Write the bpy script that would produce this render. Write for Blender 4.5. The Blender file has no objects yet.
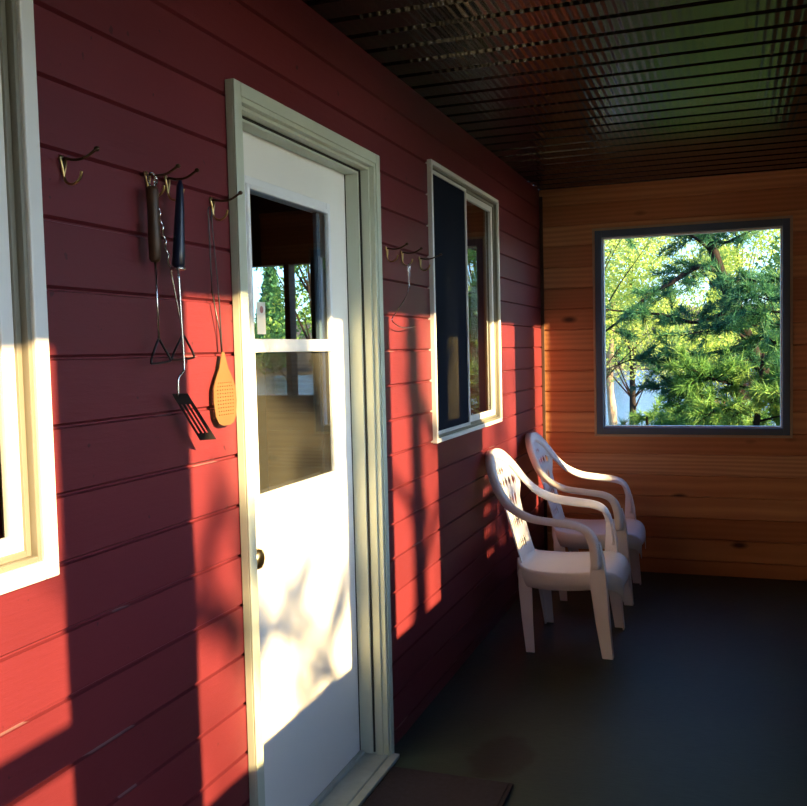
import bpy, math, random
import numpy as np
from mathutils import Vector, Matrix

C = bpy.context.scene.collection
SC = bpy.context.scene

# ------------------------------------------------------------------ camera
cam_d = bpy.data.cameras.new('camera')
cam = bpy.data.objects.new('camera', cam_d)
C.objects.link(cam)
YAW, PITCH, ROLL = -0.3466, -0.0570, -0.0240
f = Vector((math.sin(YAW), math.cos(YAW), 0)); r = Vector((math.cos(YAW), -math.sin(YAW), 0)); u = Vector((0, 0, 1))
f, u = f * math.cos(PITCH) + u * math.sin(PITCH), u * math.cos(PITCH) - f * math.sin(PITCH)
r, u = r * math.cos(ROLL) + u * math.sin(ROLL), u * math.cos(ROLL) - r * math.sin(ROLL)
cam.matrix_world = Matrix(((r.x, u.x, -f.x, 1.1645), (r.y, u.y, -f.y, 0), (r.z, u.z, -f.z, 1.4462), (0, 0, 0, 1)))
cam_d.sensor_fit = 'HORIZONTAL'; cam_d.sensor_width = 36
cam_d.lens = 36 * 907.98 / 807
cam_d.clip_start = 0.02; cam_d.clip_end = 600
SC.camera = cam

# ------------------------------------------------------------------ light
SUN_DIR = Vector((-1, 0.31, -0.41)).normalized()          # the way the low evening sun travels
sun_d = bpy.data.lights.new('sun', 'SUN')
sun_d.energy = 36.0; sun_d.color = (1.0, 0.67, 0.31); sun_d.angle = math.radians(0.6)
sun = bpy.data.objects.new('sun', sun_d); C.objects.link(sun)
sun.rotation_euler = SUN_DIR.to_track_quat('-Z', 'Y').to_euler()
world = bpy.data.worlds.new('world'); SC.world = world; world.use_nodes = True
wn = world.node_tree; wn.nodes.clear()
sky = wn.nodes.new('ShaderNodeTexSky'); sky.sky_type = 'NISHITA'; sky.sun_disc = False
sky.sun_elevation = math.radians(21.4); sky.sun_rotation = math.radians(107); sky.dust_density = 1.0; sky.ozone_density = 2.0
bgn = wn.nodes.new('ShaderNodeBackground'); bgn.inputs['Strength'].default_value = 0.56
won = wn.nodes.new('ShaderNodeOutputWorld')
tint = wn.nodes.new('ShaderNodeMix'); tint.data_type = 'RGBA'; tint.blend_type = 'MULTIPLY'; tint.inputs[0].default_value = 1
tint.inputs[7].default_value = (.72, .95, 1.32, 1)
wn.links.new(sky.outputs[0], tint.inputs[6]); wn.links.new(tint.outputs[2], bgn.inputs['Color']); wn.links.new(bgn.outputs[0], won.inputs['Surface'])
SC.view_settings.view_transform = 'Standard'; SC.view_settings.look = 'None'
SC.view_settings.gamma = 1.0; SC.view_settings.exposure = 0.0; SC.view_settings.use_curve_mapping = False

# ------------------------------------------------------------------ materials
MATS = {}
class NT:
    def __init__(s, name):
        s.m = bpy.data.materials.new(name); s.m.use_nodes = True
        s.t = s.m.node_tree; s.t.nodes.clear()
        s.out = s.n('ShaderNodeOutputMaterial'); MATS[name] = s.m
    def n(s, typ, **kw):
        nd = s.t.nodes.new(typ)
        for k, v in kw.items():
            if k.startswith('i_'):
                key = k[2:].replace('_', ' ')
                nd.inputs[int(key) if key.isdigit() else key].default_value = v
            else: setattr(nd, k, v)
        return nd
    def l(s, a, b): s.t.links.new(a, b)
    def ramp(s, fac, stops):
        nd = s.n('ShaderNodeValToRGB'); e = nd.color_ramp.elements
        while len(e) < len(stops): e.new(0.5)
        for i, (p, c) in enumerate(stops): e[i].position = p; e[i].color = (*c, 1)
        s.l(fac, nd.inputs['Fac']); return nd.outputs['Color']
    def math(s, op, a, b=None):
        nd = s.n('ShaderNodeMath', operation=op)
        for i, v in enumerate((a, b)):
            if v is None: continue
            if isinstance(v, (int, float)): nd.inputs[i].default_value = v
            else: s.l(v, nd.inputs[i])
        return nd.outputs[0]
    def coord(s, scale=(1, 1, 1)):
        tc = s.n('ShaderNodeTexCoord'); mp = s.n('ShaderNodeMapping'); mp.inputs['Scale'].default_value = scale
        s.l(tc.outputs['Object'], mp.inputs['Vector']); return mp.outputs[0]
    def noise(s, vec, scale, detail=4, rough=.5):
        nd = s.n('ShaderNodeTexNoise'); nd.inputs['Scale'].default_value = scale
        nd.inputs['Detail'].default_value = detail; nd.inputs['Roughness'].default_value = rough
        s.l(vec, nd.inputs['Vector']); return nd.outputs['Fac']
    def mixc(s, fac, a, b, mode='MIX'):
        nd = s.n('ShaderNodeMix', data_type='RGBA', blend_type=mode)
        for sock, v in ((nd.inputs[0], fac), (nd.inputs[6], a), (nd.inputs[7], b)):
            if isinstance(v, (int, float)): sock.default_value = v
            elif isinstance(v, tuple): sock.default_value = (*v, 1)
            else: s.l(v, sock)
        return nd.outputs[2]
    def bump(s, h, strength=.3, dist=.01):
        nd = s.n('ShaderNodeBump'); nd.inputs['Strength'].default_value = strength; nd.inputs['Distance'].default_value = dist
        s.l(h, nd.inputs['Height']); return nd.outputs[0]
    def bsdf(s, col=None, rough=.5, metal=0, spec=.5, normal=None, **kw):
        b = s.n('ShaderNodeBsdfPrincipled')
        if isinstance(col, tuple): b.inputs['Base Color'].default_value = (*col, 1)
        elif col is not None: s.l(col, b.inputs['Base Color'])
        if isinstance(rough, (int, float)): b.inputs['Roughness'].default_value = rough
        else: s.l(rough, b.inputs['Roughness'])
        b.inputs['Metallic'].default_value = metal; b.inputs['Specular IOR Level'].default_value = spec
        if normal is not None: s.l(normal, b.inputs['Normal'])
        for k, v in kw.items(): b.inputs[k.replace('_', ' ')].default_value = v
        s.l(b.outputs[0], s.out.inputs['Surface']); return b

def plain(name, col, rough=.5, metal=0, spec=.5, vary=.0, vs=8, bump=0):
    t = NT(name); v = t.coord(); c = col; nrm = None
    nz = t.noise(v, vs, 5)
    if vary: c = t.ramp(nz, [(.3, tuple(x * (1 - vary) for x in col)), (.7, tuple(min(1, x * (1 + vary)) for x in col))])
    if bump: nrm = t.bump(t.noise(v, vs * 8, 4), bump, .002)
    t.bsdf(c, rough, metal, spec, nrm); return t.m

def mk_red():
    t = NT('red_paint'); v = t.coord((1, .35, 1.6))
    n1 = t.noise(v, 3, 6, .6); n2 = t.noise(t.coord((1, 1.2, 9)), 9, 6, .65); n3 = t.noise(t.coord(), 24, 3)
    sx = t.n('ShaderNodeSeparateXYZ'); t.l(t.coord(), sx.inputs[0])
    wh = t.n('ShaderNodeTexWhiteNoise', noise_dimensions='1D')
    t.l(t.math('FLOOR', t.math('DIVIDE', t.math('SUBTRACT', sx.outputs[2], .051), .127)), wh.inputs['W'])
    base = t.ramp(wh.outputs['Value'], [(0, (.112, .0160, .022)), (1, (.142, .020, .027))])
    c = t.mixc(t.math('MULTIPLY', n1, .35), base, (.10, .015, .024))
    spots = t.ramp(n3, [(.27, (0, 0, 0)), (.30, (1, 1, 1))])
    c = t.mixc(1.0, t.mixc(spots, (.05, .010, .014), c), (1, 1, 1), 'MULTIPLY')
    fz = t.math('FRACT', t.math('DIVIDE', t.math('SUBTRACT', sx.outputs[2], .048), .127))
    worn = t.math('MULTIPLY', t.math('LESS_THAN', fz, .015), t.math('GREATER_THAN', t.noise(t.coord((1, 1, 2.3)), 3.1, 3), .63))
    c = t.mixc(t.math('MULTIPLY', worn, .7), c, (.26, .16, .16))
    t.bsdf(c, .42, 0, .4, t.bump(n2, .25, .004))
def mk_wood():
    t = NT('knotty_cedar'); tc = t.n('ShaderNodeTexCoord'); sx = t.n('ShaderNodeSeparateXYZ'); t.l(tc.outputs['Object'], sx.inputs[0])
    idx = t.math('FLOOR', t.math('DIVIDE', t.math('SUBTRACT', sx.outputs[2], .09), .1335))
    wh = t.n('ShaderNodeTexWhiteNoise', noise_dimensions='1D'); t.l(idx, wh.inputs['W'])
    cb = t.n('ShaderNodeCombineXYZ')
    along = t.math('ADD', sx.outputs[0], sx.outputs[1])
    t.l(t.math('ADD', along, t.math('MULTIPLY', wh.outputs['Value'], 37.0)), cb.inputs[0])
    t.l(t.math('MULTIPLY', wh.outputs['Value'], 11.0), cb.inputs[1]); t.l(sx.outputs[2], cb.inputs[2])
    mp = t.n('ShaderNodeMapping'); mp.inputs['Scale'].default_value = (.55, 1, 5.5); t.l(cb.outputs[0], mp.inputs[0])
    wv = t.n('ShaderNodeTexWave', wave_type='RINGS', rings_direction='X'); wv.inputs['Scale'].default_value = 2.2
    wv.inputs['Distortion'].default_value = 5; wv.inputs['Detail'].default_value = 3; wv.inputs['Detail Scale'].default_value = .8
    t.l(mp.outputs[0], wv.inputs[0])
    mp2 = t.n('ShaderNodeMapping'); mp2.inputs['Scale'].default_value = (1.5, 1, 34); t.l(cb.outputs[0], mp2.inputs[0])
    fine = t.noise(mp2.outputs[0], 3, 4)
    base = t.ramp(wh.outputs['Value'], [(0, (.42, .165, .070)), (.5, (.62, .28, .120)), (1, (.80, .45, .21))])
    pale = t.math('LESS_THAN', t.math('ABSOLUTE', t.math('SUBTRACT', idx, 4.0)), .5); base = t.mixc(t.math('MULTIPLY', pale, .8), base, (.90, .58, .32))
    c = t.mixc(t.math('MULTIPLY', wv.outputs['Fac'], .45), base, (.36, .13, .052))
    c = t.mixc(t.math('MULTIPLY', fine, .4), c, (.52, .21, .09))
    mp3 = t.n('ShaderNodeMapping'); mp3.inputs['Scale'].default_value = (2.0, 1, 4.6); t.l(cb.outputs[0], mp3.inputs[0])
    vo = t.n('ShaderNodeTexVoronoi'); vo.inputs['Scale'].default_value = 1.0; t.l(mp3.outputs[0], vo.inputs[0])
    kn = t.ramp(vo.outputs['Distance'], [(.055, (1, 1, 1)), (.13, (0, 0, 0))])
    c = t.mixc(kn, c, (.075, .026, .010))
    t.bsdf(c, .45, 0, .35, t.bump(fine, .15, .002))
def mk_ceiling():
    t = NT('dark_brown_soffit'); sx = t.n('ShaderNodeSeparateXYZ'); tc = t.n('ShaderNodeTexCoord'); t.l(tc.outputs['Object'], sx.inputs[0])
    w = t.math('SINE', t.math('MULTIPLY', sx.outputs[0], 2 * math.pi / .030))
    nz = t.noise(t.coord((1, 1, 1)), 2.5, 3)
    h = t.math('ADD', t.math('MULTIPLY', w, .5), nz)
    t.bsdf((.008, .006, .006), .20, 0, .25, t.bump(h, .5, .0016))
def mk_floor():
    t = NT('dark_green_floor_paint'); v = t.coord()
    n1 = t.noise(v, 1.3, 5, .6); n2 = t.noise(t.coord((3, 20, 1)), 6, 5, .7)
    c = t.ramp(n1, [(.3, (.016, .036, .030)), (.7, (.028, .060, .042))])
    c = t.mixc(t.math('MULTIPLY', n2, .5), c, (.014, .022, .034))
    # damp stain in front of the door
    dx = t.n('ShaderNodeVectorMath', operation='DISTANCE'); 
    mp = t.n('ShaderNodeMapping'); mp.inputs['Scale'].default_value = (1, .62, 0); tc = t.n('ShaderNodeTexCoord')
    t.l(tc.outputs['Object'], mp.inputs[0]); t.l(mp.outputs[0], dx.inputs[0]); dx.inputs[1].default_value = (.40, 3.05 * .62, 0)
    d = t.math('ADD', dx.outputs['Value'], t.math('MULTIPLY', t.math('SUBTRACT', t.noise(v, 7, 3), .5), .12))
    st = t.ramp(d, [(.10, (1, 1, 1)), (.125, (0, 0, 0))])
    c = t.mixc(t.math('MULTIPLY', st, .85), c, (.006, .010, .010))
    rr = t.n('ShaderNodeMapRange'); rr.inputs[3].default_value = .38; rr.inputs[4].default_value = .62; t.l(n2, rr.inputs[0])
    t.bsdf(c, rr.outputs[0], 0, .35, t.bump(n2, .25, .003))
def mk_glass(name, tint=(.93, .97, .96), base=.05):
    t = NT(name); tr = t.n('ShaderNodeBsdfTransparent'); tr.inputs[0].default_value = (*tint, 1)
    gl = t.n('ShaderNodeBsdfGlossy'); gl.inputs['Roughness'].default_value = .0; gl.inputs[0].default_value = (.95, .97, 1, 1)
    fr = t.n('ShaderNodeFresnel'); fr.inputs['IOR'].default_value = 1.52
    mx = t.n('ShaderNodeMixShader'); t.l(t.math('ADD', t.math('MULTIPLY', fr.outputs[0], 1.5), base - .05), mx.inputs[0])
    t.l(tr.outputs[0], mx.inputs[1]); t.l(gl.outputs[0], mx.inputs[2]); t.l(mx.outputs[0], t.out.inputs['Surface'])
def mk_screen(name, col, fac):
    t = NT(name); tr = t.n('ShaderNodeBsdfTransparent'); df = t.n('ShaderNodeBsdfDiffuse'); df.inputs[0].default_value = (*col, 1)
    mx = t.n('ShaderNodeMixShader'); mx.inputs[0].default_value = fac
    t.l(tr.outputs[0], mx.inputs[1]); t.l(df.outputs[0], mx.inputs[2]); t.l(mx.outputs[0], t.out.inputs['Surface'])
def mk_leaf(name, c1, c2, c3, transl=.4, ns=1.2):
    t = NT(name); v = t.coord(); n1 = t.noise(v, ns, 3); n2 = t.noise(v, 37, 1)
    oi = t.n('ShaderNodeObjectInfo')
    fac = t.math('ADD', t.math('MULTIPLY', n1, .6), t.math('MULTIPLY', n2, .4))
    c = t.ramp(fac, [(.36, c1), (.5, c2), (.64, c3)])
    b = t.n('ShaderNodeBsdfPrincipled'); t.l(c, b.inputs['Base Color']); b.inputs['Roughness'].default_value = .55; b.inputs['Specular IOR Level'].default_value = .25
    tl = t.n('ShaderNodeBsdfTranslucent'); t.l(c, tl.inputs[0])
    mx = t.n('ShaderNodeMixShader'); mx.inputs[0].default_value = transl
    t.l(b.outputs[0], mx.inputs[1]); t.l(tl.outputs[0], mx.inputs[2]); t.l(mx.outputs[0], t.out.inputs['Surface'])
def mk_water():
    t = NT('lake_water'); n1 = t.noise(t.coord((1, 3, 1)), 1.6, 5, .6)
    t.bsdf((.10, .20, .30), .08, 0, .6, t.bump(n1, .35, .12))
def mk_bark(name, c1, c2):
    t = NT(name); n1 = t.noise(t.coord((1, 1, .3)), 14, 6, .7)
    t.bsdf(t.ramp(n1, [(.35, c1), (.65, c2)]), .9, 0, .1, t.bump(n1, .8, .02))
mk_red(); mk_wood(); mk_ceiling(); mk_floor(); mk_glass('clear_glass'); mk_glass('door_glass', (.86, .9, .88), .06)
mk_screen('insect_screen', (.016, .020, .032), .94); mk_screen('dusty_screen', (.075, .068, .058), .75); mk_screen('porch_screen', (.05, .05, .05), .30)
mk_leaf('pine_needles', (.020, .095, .060), (.045, .17, .08), (.12, .28, .08), .35)
mk_leaf('pine_needles_bright', (.05, .17, .05), (.12, .29, .07), (.28, .42, .10), .35)
mk_leaf('yellow_green_leaves', (.22, .36, .06), (.40, .54, .14), (.62, .70, .28), .5, .5)
mk_leaf('green_leaves', (.07, .20, .06), (.18, .36, .09), (.40, .52, .12), .45, .6)
mk_leaf('russet_leaves', (.30, .10, .06), (.48, .18, .11), (.60, .32, .18), .35)
mk_water(); mk_bark('pine_bark', (.010, .009, .009), (.030, .024, .022)); mk_bark('pale_bark', (.28, .20, .14), (.46, .36, .27))
plain('forest_floor', (.045, .042, .022), .95, vary=.4, vs=1.5, bump=.5)
plain('white_vinyl', (.80, .81, .80), .35, vary=.03, vs=3)
plain('shaded_beige_track', (.20, .19, .15), .4, vary=.03)  # beige darkened, so the shade in the recessed tracks sits in the colour
plain('pale_casing', (.48, .53, .45), .42, vary=.05, vs=4)
plain('door_white', (.82, .83, .83), .36, vary=.02, vs=3)
plain('lite_white', (.78, .82, .88), .32)
plain('threshold_metal', (.36, .42, .42), .45, 0.2, vary=.12, vs=18)
plain('weatherstrip', (.012, .013, .012), .7)
plain('grey_frame', (.085, .135, .21), .5, vary=.08, vs=5)
plain('tan_trim', (.52, .40, .26), .55, vary=.1, vs=6)
plain('white_resin', (.86, .84, .88), .38, spec=.4, vary=.03, vs=6)
plain('brass', (.62, .46, .20), .28, 1.0)
plain('shaded_brass', (.085, .055, .03), .4, .8)  # brass again, darkened: shade on the upper arms put in colour
plain('steel_wire', (.62, .62, .64), .25, 1.0)
plain('dark_wire', (.05, .05, .055), .35, .9)
plain('brown_wood_handle', (.060, .026, .012), .5, vary=.35, vs=30)
plain('navy_handle', (.006, .010, .030), .28)
plain('black_blade', (.014, .012, .013), .35)
plain('tan_plastic', (.15, .078, .030), .5, vary=.08, vs=10)
plain('mat_fibre', (.013, .010, .021), .95, vary=.35, vs=60, bump=1)
plain('curtain_cloth', (.42, .37, .28), .85, vary=.1, vs=8)
plain('cabin_panelling', (.10, .05, .028), .6, vary=.25, vs=3)
plain('cabin_floorboard', (.12, .06, .03), .5, vary=.25, vs=4)
plain('sticker_paper', (.80, .80, .78), .6)
plain('sticker_red', (.45, .20, .20), .6)
plain('dark_stained_boards', (.030, .022, .018), .5, vary=.25, vs=6)
plain('dark_wood_post', (.060, .030, .018), .6, vary=.25, vs=10)
M = MATS

# ------------------------------------------------------------------ mesh helper
class MB:
    def __init__(s): s.v = []; s.f = []; s.mi = []
    def add(s, vs, fs, m=0):
        b = len(s.v); s.v += [tuple(p) for p in vs]; s.f += [tuple(i + b for i in q) for q in fs]; s.mi += [m] * len(fs)
    def box(s, a, b, m=0):
        (x0, y0, z0), (x1, y1, z1) = [min(p, q) for p, q in zip(a, b)], [max(p, q) for p, q in zip(a, b)]
        s.add([(x0, y0, z0), (x1, y0, z0), (x1, y1, z0), (x0, y1, z0), (x0, y0, z1), (x1, y0, z1), (x1, y1, z1), (x0, y1, z1)],
              [(0, 3, 2, 1), (4, 5, 6, 7), (0, 1, 5, 4), (1, 2, 6, 5), (2, 3, 7, 6), (3, 0, 4, 7)], m)
    def tube(s, pts, rad, n=8, m=0, caps=True):
        pts = [Vector(p) for p in pts]; k = len(pts)
        rad = [rad] * k if isinstance(rad, (int, float)) else list(rad)
        vs = []; ref = None
        for i in range(k):
            t = (pts[min(i + 1, k - 1)] - pts[max(i - 1, 0)]).normalized()
            if ref is None:
                ref = t.orthogonal().normalized()
            ref = (ref - t * ref.dot(t)).normalized(); b = t.cross(ref)
            for j in range(n):
                a = 2 * math.pi * j / n
                vs.append(pts[i] + (ref * math.cos(a) + b * math.sin(a)) * rad[i])
        fs = [(i * n + j, i * n + (j + 1) % n, (i + 1) * n + (j + 1) % n, (i + 1) * n + j) for i in range(k - 1) for j in range(n)]
        if caps: fs += [tuple(range(n - 1, -1, -1)), tuple((k - 1) * n + j for j in range(n))]
        s.add(vs, fs, m)
    def lathe(s, prof, origin, axis='Z', n=20, m=0):
        o = Vector(origin); vs = []; k = len(prof)
        for rr, h in prof:
            for j in range(n):
                a = 2 * math.pi * j / n; c, d = rr * math.cos(a), rr * math.sin(a)
                vs.append(o + Vector({'Z': (c, d, h), 'X': (h, c, d), 'Y': (d, h, c)}[axis]))
        fs = [(i * n + j, i * n + (j + 1) % n, (i + 1) * n + (j + 1) % n, (i + 1) * n + j) for i in range(k - 1) for j in range(n)]
        fs += [tuple(range(n - 1, -1, -1)), tuple((k - 1) * n + j for j in range(n))]
        s.add(vs, fs, m)
    def build(s, name, mats, parent=None, smooth=False, bevel=0, solid=0, sub=0):
        me = bpy.data.meshes.new(name); me.from_pydata(s.v, [], s.f)
        if not isinstance(mats, (list, tuple)): mats = [mats]
        for q in mats: me.materials.append(q)
        me.polygons.foreach_set('material_index', s.mi)
        if smooth: me.polygons.foreach_set('use_smooth', [True] * len(s.f))
        me.update(); o = bpy.data.objects.new(name, me); C.objects.link(o)
        if parent is not None: o.parent = parent
        if sub:
            d = o.modifiers.new('sub', 'SUBSURF'); d.levels = sub; d.render_levels = sub
        if solid:
            d = o.modifiers.new('solid', 'SOLIDIFY'); d.thickness = solid; d.offset = 0
        if bevel:
            d = o.modifiers.new('bevel', 'BEVEL'); d.width = bevel; d.segments = 2; d.limit_method = 'ANGLE'
        return o

def spline(pts, per=6):
    pts = [Vector(p) for p in pts]; out = []
    P = [pts[0] * 2 - pts[1]] + pts + [pts[-1] * 2 - pts[-2]]
    for i in range(1, len(P) - 2):
        for k in range(per):
            t = k / per; a, b, c, d = P[i - 1], P[i], P[i + 1], P[i + 2]
            out.append(.5 * ((2 * b) + (c - a) * t + (2 * a - 5 * b + 4 * c - d) * t * t + (3 * b - a - 3 * c + d) * t ** 3))
    out.append(pts[-1]); return out

def struct(o): o['kind'] = 'structure'; return o
def root(name, loc=(0, 0, 0), kind=None):
    o = bpy.data.objects.new(name, None); o.location = loc; o.empty_display_size = .1; C.objects.link(o)
    if kind: o['kind'] = kind
    return o
def tag(o, label, cat, group=None):
    o['label'] = label; o['category'] = cat
    if group: o['group'] = group
    return o
def copy_tree(o, parent=None):
    c = o.copy(); C.objects.link(c)
    if parent is not None: c.parent = parent
    for ch in list(o.children): copy_tree(ch, c)
    return c

# ------------------------------------------------------------------ boarded walls
def board_wall(name, mat, fn, s0, s1, z0, z1, pitch, off, openings, thick=.16, groove=.009):
    mb = MB(); levels = {z0: 0, z1: 0}
    k = math.ceil((z0 - off) / pitch)
    while off + k * pitch < z1:
        zl = off + k * pitch; k += 1
        if zl <= z0 + .01 or zl >= z1 - .01: continue
        levels[zl - .004] = 0; levels[zl - .0015] = -groove; levels[zl + .0015] = -groove; levels[zl + .007] = 0
    zs = sorted(levels)
    def depth(z):
        for a, b in zip(zs, zs[1:]):
            if a <= z <= b: return levels[a] + (levels[b] - levels[a]) * (z - a) / (b - a)
        return 0
    allz = sorted(set(zs) | {z for o in openings for z in o[2:4] if z0 < z < z1})
    def spans(za, zb):
        zm = (za + zb) / 2; cut = sorted((o[0], o[1]) for o in openings if o[2] < zm < o[3]); out = []; a = s0
        for c0, c1 in cut:
            if c0 > a: out.append((a, c0))
            a = max(a, c1)
        if a < s1: out.append((a, s1))
        return out
    for za, zb in zip(allz, allz[1:]):
        for a, b in spans(za, zb):
            mb.add([fn(a, za, depth(za)), fn(b, za, depth(za)), fn(b, zb, depth(zb)), fn(a, zb, depth(zb))], [(0, 1, 2, 3)])
    cz = sorted({z0, z1} | {z for o in openings for z in o[2:4] if z0 < z < z1})
    for za, zb in zip(cz, cz[1:]):
        for a, b in spans(za, zb):
            mb.add([fn(a, za, -thick), fn(b, za, -thick), fn(b, zb, -thick), fn(a, zb, -thick)], [(3, 2, 1, 0)])
    for a, b, za, zb in openings:
        za, zb = max(za, z0), min(zb, z1)
        for p, q in (((a, za), (a, zb)), ((a, zb), (b, zb)), ((b, zb), (b, za)), ((b, za), (a, za))):
            mb.add([fn(*p, 0), fn(*q, 0), fn(*q, -thick), fn(*p, -thick)], [(0, 1, 2, 3)])
    for p, q in (((s0, z0), (s0, z1)), ((s0, z1), (s1, z1)), ((s1, z1), (s1, z0)), ((s1, z0), (s0, z0))):
        mb.add([fn(*p, 0), fn(*q, 0), fn(*q, -thick), fn(*p, -thick)], [(0, 1, 2, 3)])
    return struct(mb.build(name, mat))

H, D, W, YF = 2.466, 5.916, 1.90, -2.2
W1 = (.20, 1.316, 1.056, 2.30); W2 = (3.573, 4.717, 1.06, 2.226); BW = (.352, 1.499, .884, 2.18)
DO = (2.03, 2.925, 0, 2.078)
RW = [(1.14, 2.26), (2.45, 3.07), (3.73, 4.56), (5.03, 5.36)]; RZ = (1.14, 2.425)
SD = (-.15, .80, .0, 2.315)
board_wall('wall_left', M['red_paint'], lambda s, z, d: (d, s, z), YF, D + .0, 0, H, .127, .051,
           [(W1[0] + .03, W1[1] - .03, W1[2] + .03, W1[3] - .03), (W2[0] + .02, W2[1] - .02, W2[2] + .02, W2[3] - .02), DO])
board_wall('wall_back', M['knotty_cedar'], lambda s, z, d: (s, D - d, z), 0, W, 0, H, .1335, .09,
           [(BW[0] + .02, BW[1] - .02, BW[2] + .02, BW[3] - .02)], .14)
board_wall('wall_right', M['dark_stained_boards'], lambda s, z, d: (W - d, s, z), YF, D, 0, H, .1335, .09,
           [(a, b, *RZ) for a, b in RW] + [SD], .12)
board_wall('wall_front', M['dark_stained_boards'], lambda s, z, d: (s, YF + d, z), 0, W, 0, H, .1335, .09, [], .14)
mb = MB(); mb.box((-.16, YF - .14, -.12), (W + .12, D + .14, 0)); struct(mb.build('floor', M['dark_green_floor_paint']))
# ribbed soffit: V grooves run across the porch
mb = MB(); ys = [YF - .14]; gp = .155; y = YF
prof = []
while y < D:
    prof += [(y, 0), (y + .010, .010), (y + .026, .010), (y + .036, 0)]; y += gp
prof.append((D + .14, 0))
for (ya, da), (yb, db) in zip(prof, prof[1:]):
    mb.add([(-.0, ya, H + da), (W + .0, ya, H + da), (W + .0, yb, H + db), (-.0, yb, H + db)], [(3, 2, 1, 0)])
mb.box((-.16, YF - .2, H + .03), (W + .28, D + .2, H + .16))
struct(mb.build('ceiling', M['dark_brown_soffit']))
mb = MB(); mb.box((.0, D - .016, 2.425), (W, D - .001, H - .002)); struct(mb.build('trim_1', M['knotty_cedar'], bevel=.003))
mb = MB(); mb.box((.0, D - .012, 0.004), (.02, D - .001, 2.423)); struct(mb.build('trim_2', M['dark_wood_post'], bevel=.002))

# ------------------------------------------------------------------ windows
def rect_frame(mb, fn, a, b, z0, z1, w, d0, d1):
    for p, q in (((a, z0), (a + w, z1)), ((b - w, z0), (b, z1)), ((a + w, z0), (b - w, z0 + w)), ((a + w, z1 - w), (b - w, z1))):
        mb.box(fn(*p, d0), fn(*q, d1))
def pane(mb, fn, a, b, z0, z1, d):
    mb.add([fn(a, z0, d), fn(b, z0, d), fn(b, z1, d), fn(a, z1, d)], [(0, 1, 2, 3)])
L = lambda s, z, d: (d, s, z)
def slider(name, win, flange, meet, screen_left):
    a, b, z0, z1 = win; rt = root(name, kind='structure')
    mb = MB(); rect_frame(mb, L, a, b, z0, z1, flange, -.03, .020); mb.build('window_frame', M['white_vinyl'], rt, bevel=.003)
    g = flange
    mb = MB(); rect_frame(mb, L, a + g, b - g, z0 + g, z1 - g, .010, -.055, .012)
    rect_frame(mb, L, a + g + .010, b - g - .010, z0 + g + .010, z1 - g - .010, .012, -.055, -.002)
    mb.build('track', M['shaded_beige_track'], rt, bevel=.0015)
    t = g + .020
    mb = MB(); rect_frame(mb, L, meet - .015, b - t, z0 + t, z1 - t, .030, -.024, -.008); s1 = mb.build('sash', M['white_vinyl'], rt, bevel=.002)
    mb = MB(); pane(mb, L, meet + .015, b - t - .03, z0 + t + .03, z1 - t - .03, -.016); mb.build('pane', M['clear_glass'], s1)
    mb = MB(); rect_frame(mb, L, a + t, meet + .018, z0 + t, z1 - t, .030, -.044, -.028); s2 = mb.build('sash', M['white_vinyl'], rt, bevel=.002)
    mb = MB(); pane(mb, L, a + t + .03, meet - .012, z0 + t + .03, z1 - t - .03, -.036); mb.build('pane', M['clear_glass'], s2)
    if screen_left:
        mb = MB(); rect_frame(mb, L, a + g + .012, meet + .012, z0 + g + .012, z1 - g - .012, .014, -.010, .004); s3 = mb.build('screen_frame', M['white_vinyl'], rt, bevel=.002)
        mb = MB(); pane(mb, L, a + g + .026, meet - .002, z0 + g + .026, z1 - g - .026, -.003); mb.build('screen', M['insect_screen'], s3)
    return rt
slider('window_1', W1, .034, .70, False)
slider('window_2', W2, .018, 4.135, True)

def fixed(name, fn, a, b, z0, z1, mat, fw, stop=None):
    rt = root(name, kind='structure')
    mb = MB(); rect_frame(mb, fn, a, b, z0, z1, fw, -.10, .014); mb.build('window_frame', mat, rt, bevel=.003)
    if stop:
        mb = MB(); rect_frame(mb, fn, a + fw, b - fw, z0 + fw, z1 - fw, .009, -.075, -.020); mb.build('glazing_bead', stop, rt, bevel=.001)
    mb = MB(); pane(mb, fn, a + fw + .004, b - fw - .004, z0 + fw + .004, z1 - fw - .004, -.045); mb.build('pane', M['clear_glass'], rt)
    return rt
w3 = fixed('window_3', lambda s, z, d: (s, D - d, z), *BW, M['grey_frame'], .042, M['white_vinyl'])
mb = MB(); rect_frame(mb, lambda s, z, d: (s, D - d, z), BW[0] - .016, BW[1] + .016, BW[2] - .016, BW[3] + .016, .015, 0.001, .010)
mb.build('window_trim', M['tan_trim'], w3, bevel=.002)
for i, (a, b) in enumerate(RW):
    fixed('window_%d' % (i + 4), lambda s, z, d: (W - d, s, z), a - .0, b + .0, RZ[0], RZ[1], M['grey_frame'], .022)
# screen door across the porch
sd = root('door_2', kind='structure'); R_ = lambda s, z, d: (W - d, s, z)
mb = MB(); rect_frame(mb, R_, SD[0], SD[1], 0.0, SD[3], .012, -.09, .012); mb.build('door_frame', M['dark_wood_post'], sd, bevel=.002)
mb = MB(); rect_frame(mb, R_, SD[0] + .014, SD[1] - .014, .01, SD[3] - .014, .035, -.05, -.02)
mb.box(R_(SD[0] + .049, 1.48, -.05), R_(SD[1] - .049, 1.555, -.02)); mb.box(R_(SD[0] + .049, .045, -.05), R_(SD[1] - .049, .2, -.02))
mb.build('door_leaf', M['dark_wood_post'], sd, bevel=.003)
mb = MB(); pane(mb, R_, SD[0] + .045, SD[1] - .045, .2, 1.49, -.035); pane(mb, R_, SD[0] + .045, SD[1] - .045, 1.55, SD[3] - .04, -.035)
mb.build('screen', M['porch_screen'], sd)

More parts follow.
